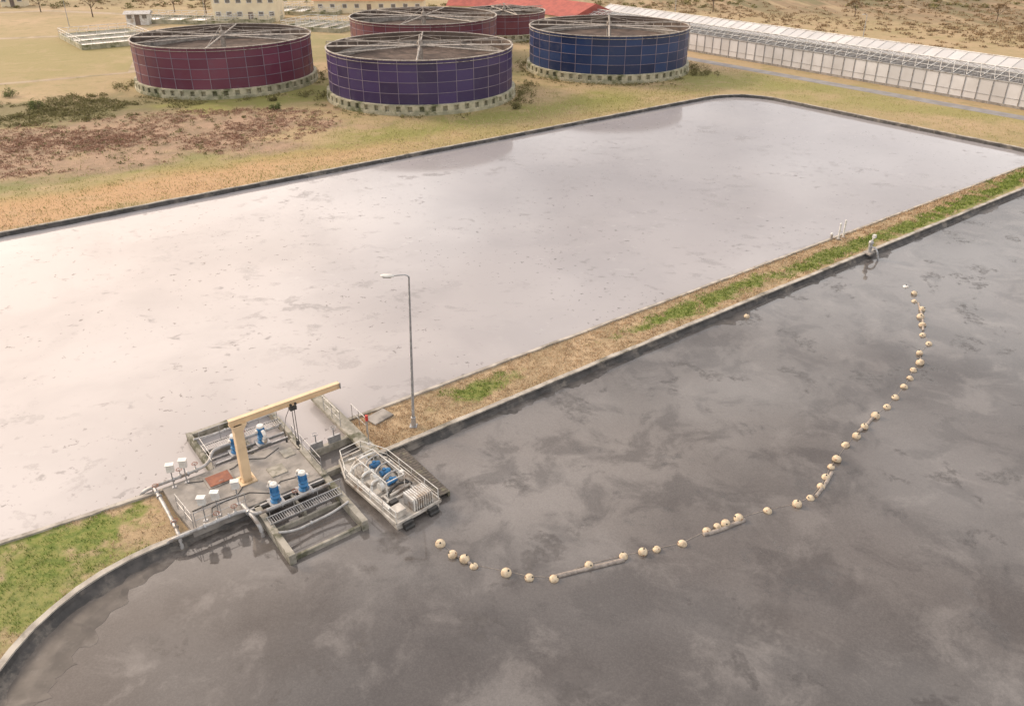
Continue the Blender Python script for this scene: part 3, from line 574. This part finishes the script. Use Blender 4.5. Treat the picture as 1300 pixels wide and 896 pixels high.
# ------------------------------------------------------------------ greenhouse
GH=thing('greenhouse','long low greenhouse with clear and milky gable roofs beside the road','greenhouse',W(105.5,0,0),UA+R(-1.5))
v0,v1=-45,112; hw=3.3; bay=7.6; rh=1.2
n=80
m=MB()
for i in range(n):
    a=v0+(v1-v0)*i/n; b=v0+(v1-v0)*(i+1)/n; m.s=random.random(); m.bb(-.04,.04,a+.06,b-.06,.35,hw)
m.build('front_wall','ghwall',GH)
m=MB(); m.bb(-.12,.12,v0,v1,0,.35); m.build('plinth','concrete',GH)
m=MB(); 
for i in range(n+1):
    a=v0+(v1-v0)*i/n; m.box((-.06,a,hw/2),(.14,.08,hw))
m.box((-.06,(v0+v1)/2,hw),(.24,v1-v0,.12)); m.box((-.06,(v0+v1)/2,1.2),(.08,v1-v0,.05)); m.build('wall_frame','pipe',GH)
def roofp(name,x0,z0,x1,z1,mat):
    m=MB(); k=80
    for i in range(k):
        a=v0+(v1-v0)*i/k; b=v0+(v1-v0)*(i+1)/k; m.s=random.random(); m.add([(x0,a+.03,z0),(x1,a+.03,z1),(x1,b-.03,z1),(x0,b-.03,z0)],[(0,1,2,3)])
    return m.build(name,mat,GH)
roofp('roof_slope',0,hw+.1,bay/2,hw+rh,'ghroof'); roofp('roof_slope',bay/2,hw+rh,bay,hw+.1,'ghroof')
roofp('roof_slope',bay,hw+.1,bay*1.5,hw+rh+.2,'ghroof2'); roofp('roof_slope',bay*1.5,hw+rh+.2,bay*2,hw+.1,'ghroof2')
m=MB(); m.bb(bay-.25,bay+.25,v0,v1,hw-.1,hw+.05); m.build('gutter','pipe',GH)
m=MB(); m.tube((bay/2,v0,hw+rh+.05),(bay/2,v1,hw+rh+.05),.09,6); m.tube((bay*1.5,v0,hw+rh+.26),(bay*1.5,v1,hw+rh+.26),.09,6)
for f in(.33,.66): m.tube((bay/2*f,v0,hw+.1+(rh-.1)*f+.04),(bay/2*f,v1,hw+.1+(rh-.1)*f+.04),.04,5)
m.build('ridge_rail','white',GH)
for i in range(n+1):
    a=v0+(v1-v0)*i/n; m=MB(); m.tube((0,a,hw+.14),(bay/2,a,hw+rh+.04),.05,5); m.tube((bay/2,a,hw+rh+.04),(bay,a,hw+.14),.05,5); m.tube((0,a,hw),(bay,a,hw),.045,5)
    m.tube((bay,a,hw+.13),(bay*1.5,a,hw+rh+.24),.045,5)
    for x in(.25,.5,.75): m.tube((bay*x,a,hw),(bay*x,a,hw+rh*(1-abs(2*x-1))),.03,4)
    if i<n:
        b=a+(v1-v0)/n; m.tube((0,a,hw+.12),(bay/2,b,hw+rh+.04),.03,4)
    m.tube((bay,a,0),(bay,a,hw),.06,5); m.build('truss','white',GH)
for i in range(0,n,3):
    a=v0+(v1-v0)*(i+.5)/n; m=MB(); m.box((bay*.70,a,hw+.95),(1.3,1.7,.06),0,Matrix.Rotation(.2,3,'Y')); m.build('roof_vent','brown',GH)
m=MB(); m.bb(bay*2-.05,bay*2+.05,v0,v1,0,hw); m.build('back_wall','ghwall',GH)
for y in(v0,v1):
    m=MB()
    for b in(0,bay): m.add([(b+.1,y,0),(b+bay-.1,y,0),(b+bay-.1,y,hw),(b+bay/2,y,hw+rh),(b+.1,y,hw)],[(0,1,2,3,4)])
    m.build('end_wall','ghwall',GH)
m=MB(); m.bb(.6,bay-.4,v0+1,v1-1,.01,1.2); m.build('drying_bed','bed',GH)
# ------------------------------------------------------------------ buildings
def house(label,loc,rz,w,d,h,rh,wm,rm,nw,cat='building',rows=1):
    t=thing('building',label,cat,loc,rz)
    MB().bb(-w/2,w/2,-d/2,d/2,0,h).build('wall',wm,t)
    m=MB(); e=.5; a,b=w/2+e,d/2+e
    m.add([(-a,-b,h-.1),(a,-b,h-.1),(a,b,h-.1),(-a,b,h-.1),(-a,0,h+rh),(a,0,h+rh)],[(0,1,5,4),(2,3,4,5),(0,4,3),(1,2,5),(0,3,2,1)]); m.build('roof',rm,t)
    for k in range(rows):
        zc=1.8+k*2.9
        for i in range(nw):
            x=-w/2+w*(i+.5)/nw
            if k==0 and i==nw//2:
                MB().box((x,-d/2-.03,1.1),(1.1,.08,2.2)).build('door','brown',t); continue
            f=MB().box((x,-d/2-.03,zc),(1.3,.08,1.1)).build('window','white',t); MB().box((x,-d/2-.08,zc),(1.0,.04,.8)).build('pane','glass',f)
    return t
house('two storey cream building behind the leftmost tank',(-64,208,0),R(4),15,9,6.4,2.2,'wall','orange_roof',6,rows=2)
house('long low cream building with orange roof at top of the yard',(-37,225,0),R(2),28,9,3.2,1.8,'wall','orange_roof',9)
house('red roofed long building behind the small maroon tank',(9,200,0),R(-52.6),30,13,3.3,2.4,'wall','terracotta',8)
house('low annex with red roof left of the long red roofed building',(-8,214,0),R(-10),14,9,3.0,1.8,'wall','terracotta',6)
house('small white site cabin beside the dirt track',P(178,31),R(8),5,3,2.5,.5,'white','pipe',3,'cabin')
house('tiny cream hut at the far left by the yard road',P(20,8),R(10),6,4,2.5,.8,'wall','orange_roof',3,'hut')
def basin(label,loc,rz,w,d,nc):
    t=thing('settling_basin',label,'basin',loc,rz); h=.9
    for x0,x1,y0,y1 in((-w/2,w/2,-d/2,-d/2+.35),(-w/2,w/2,d/2-.35,d/2),(-w/2,-w/2+.35,-d/2+.352,d/2-.352),(w/2-.35,w/2,-d/2+.352,d/2-.352)): MB().bb(x0,x1,y0,y1,0,h).build('side_wall','tankbase',t)
    for i in range(1,nc):
        x=-w/2+w*i/nc; MB().bb(x-.15,x+.15,-d/2+.352,d/2-.352,0,h-.02).build('divider_wall','tankbase',t)
    MB().bb(-w/2+.36,w/2-.36,-d/2+.36,d/2-.36,.02,h-.35).build('water_surface','bwater',t)
    m=MB(); rail(m,[(-w/2+.1,-d/2+.1,h),(w/2-.1,-d/2+.1,h),(w/2-.1,d/2-.1,h),(-w/2+.1,d/2-.1,h),(-w/2+.1,-d/2+.1,h)],1.1,2.0,.05); m.build('railing','white',t)
    for i in range(1,nc):
        x=-w/2+w*i/nc; m=MB(); rail(m,[(x,-d/2+.4,h),(x,d/2-.4,h)],1.1,2.0,.045); m.build('walkway_rail','white',t)
    return t
basin('railed concrete basin left of the leftmost tank',P(136,52),R(-52),20,14,3)
basin('railed concrete basin behind the leftmost tank, close to tank behind',P(412,36),R(-20),15,12,4)
basin('wide railed basin at the top of the yard near the low cream building',P(375,16),R(-8),26,12,6)
basin('long narrow railed basin between leftmost tank and cabin',P(240,28),R(-8),24,9,4)
basin('railed basin between two storey building and the wide basin',P(318,27),R(-8),13,9,3)
def pole(label,loc,h,d):
    t=thing('street_lamp',label,'street lamp',loc,d); MB().tube((0,0,0),(0,0,h),.09,8,.05).build('pole','galv',t)
    MB().path([(0,0,h-.1),(.3,0,h+.1),(1.1,0,h+.15)],.04,6).build('arm','galv',t); MB().box((1.35,0,h+.13),(.6,.22,.12)).build('lamp_head','white',t,.03)
pole('slim street lamp beyond the greenhouse towards the right',W(126,52),7.5,R(-140))
pole('slim street lamp beyond the left end of the greenhouse',W(129,100),6.5,R(-140))
pole('street lamp standing beside the cream building in the yard',P(263,36),6,R(40))
pole('street lamp at the far left by the dirt track',P(88,34),6,R(-20))
# ------------------------------------------------------------------ vegetation
def leaves(mb,c,rx,ry,h,n,sz,dark=.0):
    for i in range(n):
        a=random.uniform(0,2*PI); rr=math.sqrt(random.random()); z=random.random()**.8
        k=math.sqrt(max(0,1-z*z*.85)); wob=.75+.35*noise.noise(Vector((a*1.3+c[0],c[1],z*2)))
        p=Vector((c[0]+math.cos(a)*rr*rx*k*wob,c[1]+math.sin(a)*rr*ry*k*wob,c[2]+z*h*wob))
        d=Vector((random.gauss(0,1),random.gauss(0,1),random.gauss(0,1)*.8)).normalized(); e=Vector((random.gauss(0,1),random.gauss(0,1),random.gauss(0,1))).normalized(); s=sz*random.uniform(.5,1.3)
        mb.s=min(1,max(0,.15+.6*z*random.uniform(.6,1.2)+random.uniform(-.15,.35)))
        mb.add([p,p+d*s,p+d*s*.4+e*s*.6],[(0,1,2)])
def inhole(q):
    u,v=UV(q)
    return (-71<u<86.5 and 3.0<v<48.5) or (-23<u<89 and v<.4 and v>-63)
tanks_=[(-45,130.8,14.6),(-13.3,121,14.6),(-16.2,155.7,14.6),(16.3,142.3,14.6),(-1.7,180,9.6)]
def intank(q): return any((q.x-a)**2+(q.y-b)**2<r*r for a,b,r in tanks_)
def scat(mb,fn,n,size,lf,leafn,hmul=.8,nz=None,th=0):
    for i in range(n):
        q=fn()
        if inhole(q) or intank(q): continue
        if nz and noise.noise(Vector((q.x*nz,q.y*nz,7)))<random.uniform(-.35,.15)+th: continue
        s=random.uniform(*size)*random.uniform(.6,1.1); leaves(mb,(q.x,q.y,-.05),s,s*random.uniform(.6,1.5),s*hmul*random.uniform(.5,1.2),int(leafn*s*1.4)+4,lf)
def ell(cx,cy,rx,ry,rot):
    a=random.uniform(0,2*PI); r=random.random()**.6; x=math.cos(a)*r*rx; y=math.sin(a)*r*ry
    return Vector((cx+x*math.cos(rot)-y*math.sin(rot),cy+x*math.sin(rot)+y*math.cos(rot),0))
c1=P(140,178); c2=P(70,140)
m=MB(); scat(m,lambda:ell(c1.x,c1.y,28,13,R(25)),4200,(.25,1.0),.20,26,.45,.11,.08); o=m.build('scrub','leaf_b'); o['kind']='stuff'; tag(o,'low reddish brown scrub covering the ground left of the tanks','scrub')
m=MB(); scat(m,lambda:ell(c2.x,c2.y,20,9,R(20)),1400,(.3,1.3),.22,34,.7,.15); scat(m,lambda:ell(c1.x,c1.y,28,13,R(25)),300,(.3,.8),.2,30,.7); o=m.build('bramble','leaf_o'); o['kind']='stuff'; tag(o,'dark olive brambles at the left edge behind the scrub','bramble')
m=MB(); scat(m,lambda:P(random.uniform(760,1500),random.uniform(-22,62)),3200,(.5,1.9),.4,18,.35,.03); scat(m,lambda:P(random.uniform(-150,300),random.uniform(-30,12)),900,(.5,1.6),.45,16,.4,.03)
m2=MB(); scat(m2,lambda:P(random.uniform(-200,1500),random.uniform(-45,12)),1100,(.8,2.4),.55,26,.6,.03)
for mm,nm,lb_,mt in((m,'field_scrub','brown scrub scattered over the fields beyond the greenhouse','leaf_f'),(m2,'field_bushes','olive bushes scattered over the far fields','leaf_o')):
    keepv=[];kf=[];ks=[]
    for i,f in enumerate(mm.f):
        q=Vector(mm.v[f[0]]); u,v=UV(q)
        if (98<u<124 and -50<v<118) or (-78<q.x<26 and 185<q.y<232): continue
        o_=len(keepv); keepv+=[mm.v[j] for j in f]; kf.append([o_,o_+1,o_+2]); ks.append(mm.sh[i])
    n_=MB(); n_.v=keepv; n_.f=kf; n_.sh=ks; n_.mi=[0]*len(kf); n_.sm=[False]*len(kf)
    o=n_.build(nm,mt); o['kind']='stuff'; tag(o,lb_,'scrub')
m=MB()
for cx,cy,r in tanks_:
    for i in range(420):
        a=random.uniform(0,2*PI); rr=r-.3+random.expovariate(1.5); q=Vector((cx+rr*math.cos(a),cy+rr*math.sin(a),0))
        w=noise.noise(Vector((q.x*.15,q.y*.15,0)))
        if w<-.1 or inhole(q): continue
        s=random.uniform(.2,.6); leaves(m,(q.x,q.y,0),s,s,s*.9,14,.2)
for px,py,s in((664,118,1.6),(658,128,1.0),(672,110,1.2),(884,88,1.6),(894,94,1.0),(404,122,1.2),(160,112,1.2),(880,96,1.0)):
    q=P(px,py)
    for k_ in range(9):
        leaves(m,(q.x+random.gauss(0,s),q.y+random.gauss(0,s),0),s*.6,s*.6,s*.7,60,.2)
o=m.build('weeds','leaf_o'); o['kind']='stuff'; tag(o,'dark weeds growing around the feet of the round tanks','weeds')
def bush(label,q,r,h,mt='leaf_g',n=900,sz=.16):
    t=thing('shrub',label,'shrub',q,random.uniform(0,6)); m=MB()
    for k_ in range(8):
        a=random.uniform(0,2*PI); leaves(m,(math.cos(a)*r*.5,math.sin(a)*r*.5,h*.08),r*.55,r*.5,h*random.uniform(.4,1),n//8,sz)
    m.build('foliage',mt,t); m=MB()
    for k_ in range(5):
        a=random.uniform(0,2*PI); m.tube((0,0,0),(math.cos(a)*r*.5,math.sin(a)*r*.5,h*.6),.05,5,.02)
    m.build('stem','bark',t)
bush('green shrub at far left edge of the scrub',P(12,123),1.6,1.6); bush('darker shrub just right of the far left one',P(48,140),1.3,1.9,'leaf_g'); bush('lone green shrub at the right end of the scrub, below leftmost tank',P(350,140),1.0,1.4)
bush('olive shrub on the turf between leftmost and front middle tanks',P(346,128),.8,.9,'leaf_o'); bush('small shrub beside the front middle tank near its right foot',P(655,138),1.0,1.2,'leaf_o')
def bare_tree(label,q,h):
    t=thing('bare_tree',label,'tree',q,random.uniform(0,6)); m=MB(); m.tube((0,0,0),(0,0,h*.4),h*.03,7,h*.02); m.build('trunk','bark',t); m=MB(); tips=[]
    def br(p,d,l,r,k):
        e=p+d*l; m.tube(p,e,r,5,r*.6,False)
        if k==0: tips.append(e); return
        for _ in range(3): br(e,(d+Vector((random.gauss(0,.5),random.gauss(0,.5),random.gauss(.1,.3)))).normalized(),l*.72,r*.6,k-1)
    for _ in range(4): br(Vector((0,0,h*.38)),Vector((random.gauss(0,.5),random.gauss(0,.5),1)).normalized(),h*.25,h*.015,3)
    m.build('branches','bark',t); l=MB()
    for p in tips: leaves(l,(p.x,p.y,p.z-.2),h*.07,h*.07,h*.08,10,.22)
    l.build('crown','leaf_f',t)
for l,px,py,h in(('bare tree at the top left behind the dirt track',118,16,5.5),('bare tree left of the two storey cream building',262,12,6),('bare tree just right of the tiny cream hut',52,10,5),('bare tree right of the white site cabin',222,10,5),('bare tree in the fields beyond the greenhouse, left one',905,10,4.5),('bare tree in the fields beyond the greenhouse, right one',1085,16,4),('bare tree near the far right top corner',1265,22,4)): bare_tree(l,P(px,py+6),h)
def blades(mb,q,h,n,spread):
    for i in range(n):
        a=random.uniform(0,2*PI); x=q.x+random.gauss(0,spread); y=q.y+random.gauss(0,spread); w=h*.16
        l=Vector((random.gauss(0,.45),random.gauss(0,.45),1))*h*random.uniform(.5,1.2); mb.s=random.random()
        mb.add([(x-math.cos(a)*w,y-math.sin(a)*w,0),(x+math.cos(a)*w,y+math.sin(a)*w,0),(x+l.x,y+l.y,l.z)],[(0,1,2)])
def green_at(q):
    for g_,rx,ry in GP:
        x=q.x-g_.x; y=q.y-g_.y; a=(x*cu+y*su)/rx; b=(-x*su+y*cu)/ry
        if a*a+b*b<1+noise.noise(Vector((q.x*.8,q.y*.8,0)))*2.2: return True
    return False
mg=MB(); md=MB()
for i in range(13000):
    if random.random()<.22: q=W(random.uniform(-26,-12.2),random.uniform(-7,4.2))
    else: q=W(-1.9+88*random.random()**1.35,random.uniform(.25,3.7))
    u,v=UV(q)
    if v<.25 and u>LC: continue
    if u<LC and (u-LC)**2+(v+8)**2<8.32**2 : continue
    if u<-21 and v<-7: continue
    vt=3.9-.95*max(0,u)/80 
    if v>vt-.22 and u>-12: continue
    h=random.uniform(.05,.14)*(1+max(0,u)/80)
    blades(mg if green_at(q) else md,q,h,5,.10)
o=mg.build('bank_grass','grass_g'); o['kind']='stuff'; tag(o,'green grass tufts in patches along the bank between the ponds','grass')
o=md.build('dry_grass','grass_d'); o['kind']='stuff'; tag(o,'straw coloured dry grass along the bank between the ponds','grass')
md=MB(); mg=MB()
for i in range(9000):
    q=W(random.uniform(-30,84),47.6+random.expovariate(.1))
    if intank(q): continue
    (blades)(mg if noise.noise(Vector((q.x*.08,q.y*.08,2)))>random.uniform(-.5,.1) else md,q,random.uniform(.08,.22),4,.35)
for i in range(2500):
    q=W(86+random.uniform(0,13),random.uniform(0,80)); blades(mg if random.random()<.8 else md,q,random.uniform(.08,.2),4,.35)
o=mg.build('meadow_grass','grass_m'); o['kind']='stuff'; tag(o,'greenish grass tufts in the meadow between pond and tanks','grass')
o=md.build('meadow_straw','grass_d'); o['kind']='stuff'; tag(o,'dry straw tufts in the meadow between pond and tanks','grass')
# ------------------------------------------------------------------ light, sky, camera
az=R(-62); el=R(28); sd=Vector((math.sin(az)*math.cos(el),math.cos(az)*math.cos(el),math.sin(el)))
L=bpy.data.lights.new('sun','SUN'); L.energy=2.5; L.angle=R(12); L.color=(1,.79,.58)
lo=bpy.data.objects.new('sun',L); C.objects.link(lo); lo.rotation_euler=(-sd).to_track_quat('-Z','Y').to_euler()
w=bpy.data.worlds.new('World'); bpy.context.scene.world=w; w.use_nodes=True; nt=w.node_tree
bgn=nt.nodes['Background']; sk=nt.nodes.new('ShaderNodeTexSky'); sk.sky_type='NISHITA'; sk.sun_disc=False; sk.sun_elevation=el; sk.sun_rotation=math.atan2(sd.x,sd.y); sk.dust_density=3
tc=nt.nodes.new('ShaderNodeTexCoord'); mp=nt.nodes.new('ShaderNodeMapping'); mp.inputs['Scale'].default_value=(1,1,2.6); nt.links.new(tc.outputs['Generated'],mp.inputs[0])
nz=nt.nodes.new('ShaderNodeTexNoise'); nz.inputs['Scale'].default_value=3.2; nz.inputs['Detail'].default_value=9; nt.links.new(mp.outputs[0],nz.inputs['Vector'])
cr_=nt.nodes.new('ShaderNodeValToRGB'); e=cr_.color_ramp.elements; e[0].position=.40; e[0].color=(5.2,5.1,5.2,1); e[1].position=.62; e[1].color=(14.5,13.9,13.5,1); nt.links.new(nz.outputs['Fac'],cr_.inputs[0])
mx=nt.nodes.new('ShaderNodeMix'); mx.data_type='RGBA'; mx.inputs[0].default_value=.88; nt.links.new(sk.outputs[0],mx.inputs[6]); nt.links.new(cr_.outputs[0],mx.inputs[7])
dt=nt.nodes.new('ShaderNodeVectorMath'); dt.operation='DOT_PRODUCT'; gd=Vector((math.sin(R(-48))*math.cos(R(20)),math.cos(R(-48))*math.cos(R(20)),math.sin(R(20)))); dt.inputs[1].default_value=gd; nt.links.new(tc.outputs['Generated'],dt.inputs[0])
mr=nt.nodes.new('ShaderNodeMapRange'); mr.interpolation_type='SMOOTHERSTEP'; mr.inputs[1].default_value=.70; mr.inputs[2].default_value=1.0; nt.links.new(dt.outputs['Value'],mr.inputs[0])
ad=nt.nodes.new('ShaderNodeMix'); ad.data_type='RGBA'; ad.blend_type='ADD'; nt.links.new(mr.outputs[0],ad.inputs[0]); nt.links.new(mx.outputs[2],ad.inputs[6]); ad.inputs[7].default_value=(18,13.5,10,1)
nt.links.new(ad.outputs[2],bgn.inputs['Color']); bgn.inputs['Strength'].default_value=.13
cam=bpy.data.cameras.new('camera'); co=bpy.data.objects.new('camera',cam); C.objects.link(co); co.location=(0,0,CH); co.rotation_euler=(PI/2-TH,0,0)
cam.sensor_width=36; cam.lens=F/1300*36; cam.shift_y=-45/1300; cam.clip_end=6000; cam.clip_start=.5
sc=bpy.context.scene; sc.camera=co; sc.view_settings.view_transform='Standard'; sc.view_settings.look='None'; sc.view_settings.exposure=0
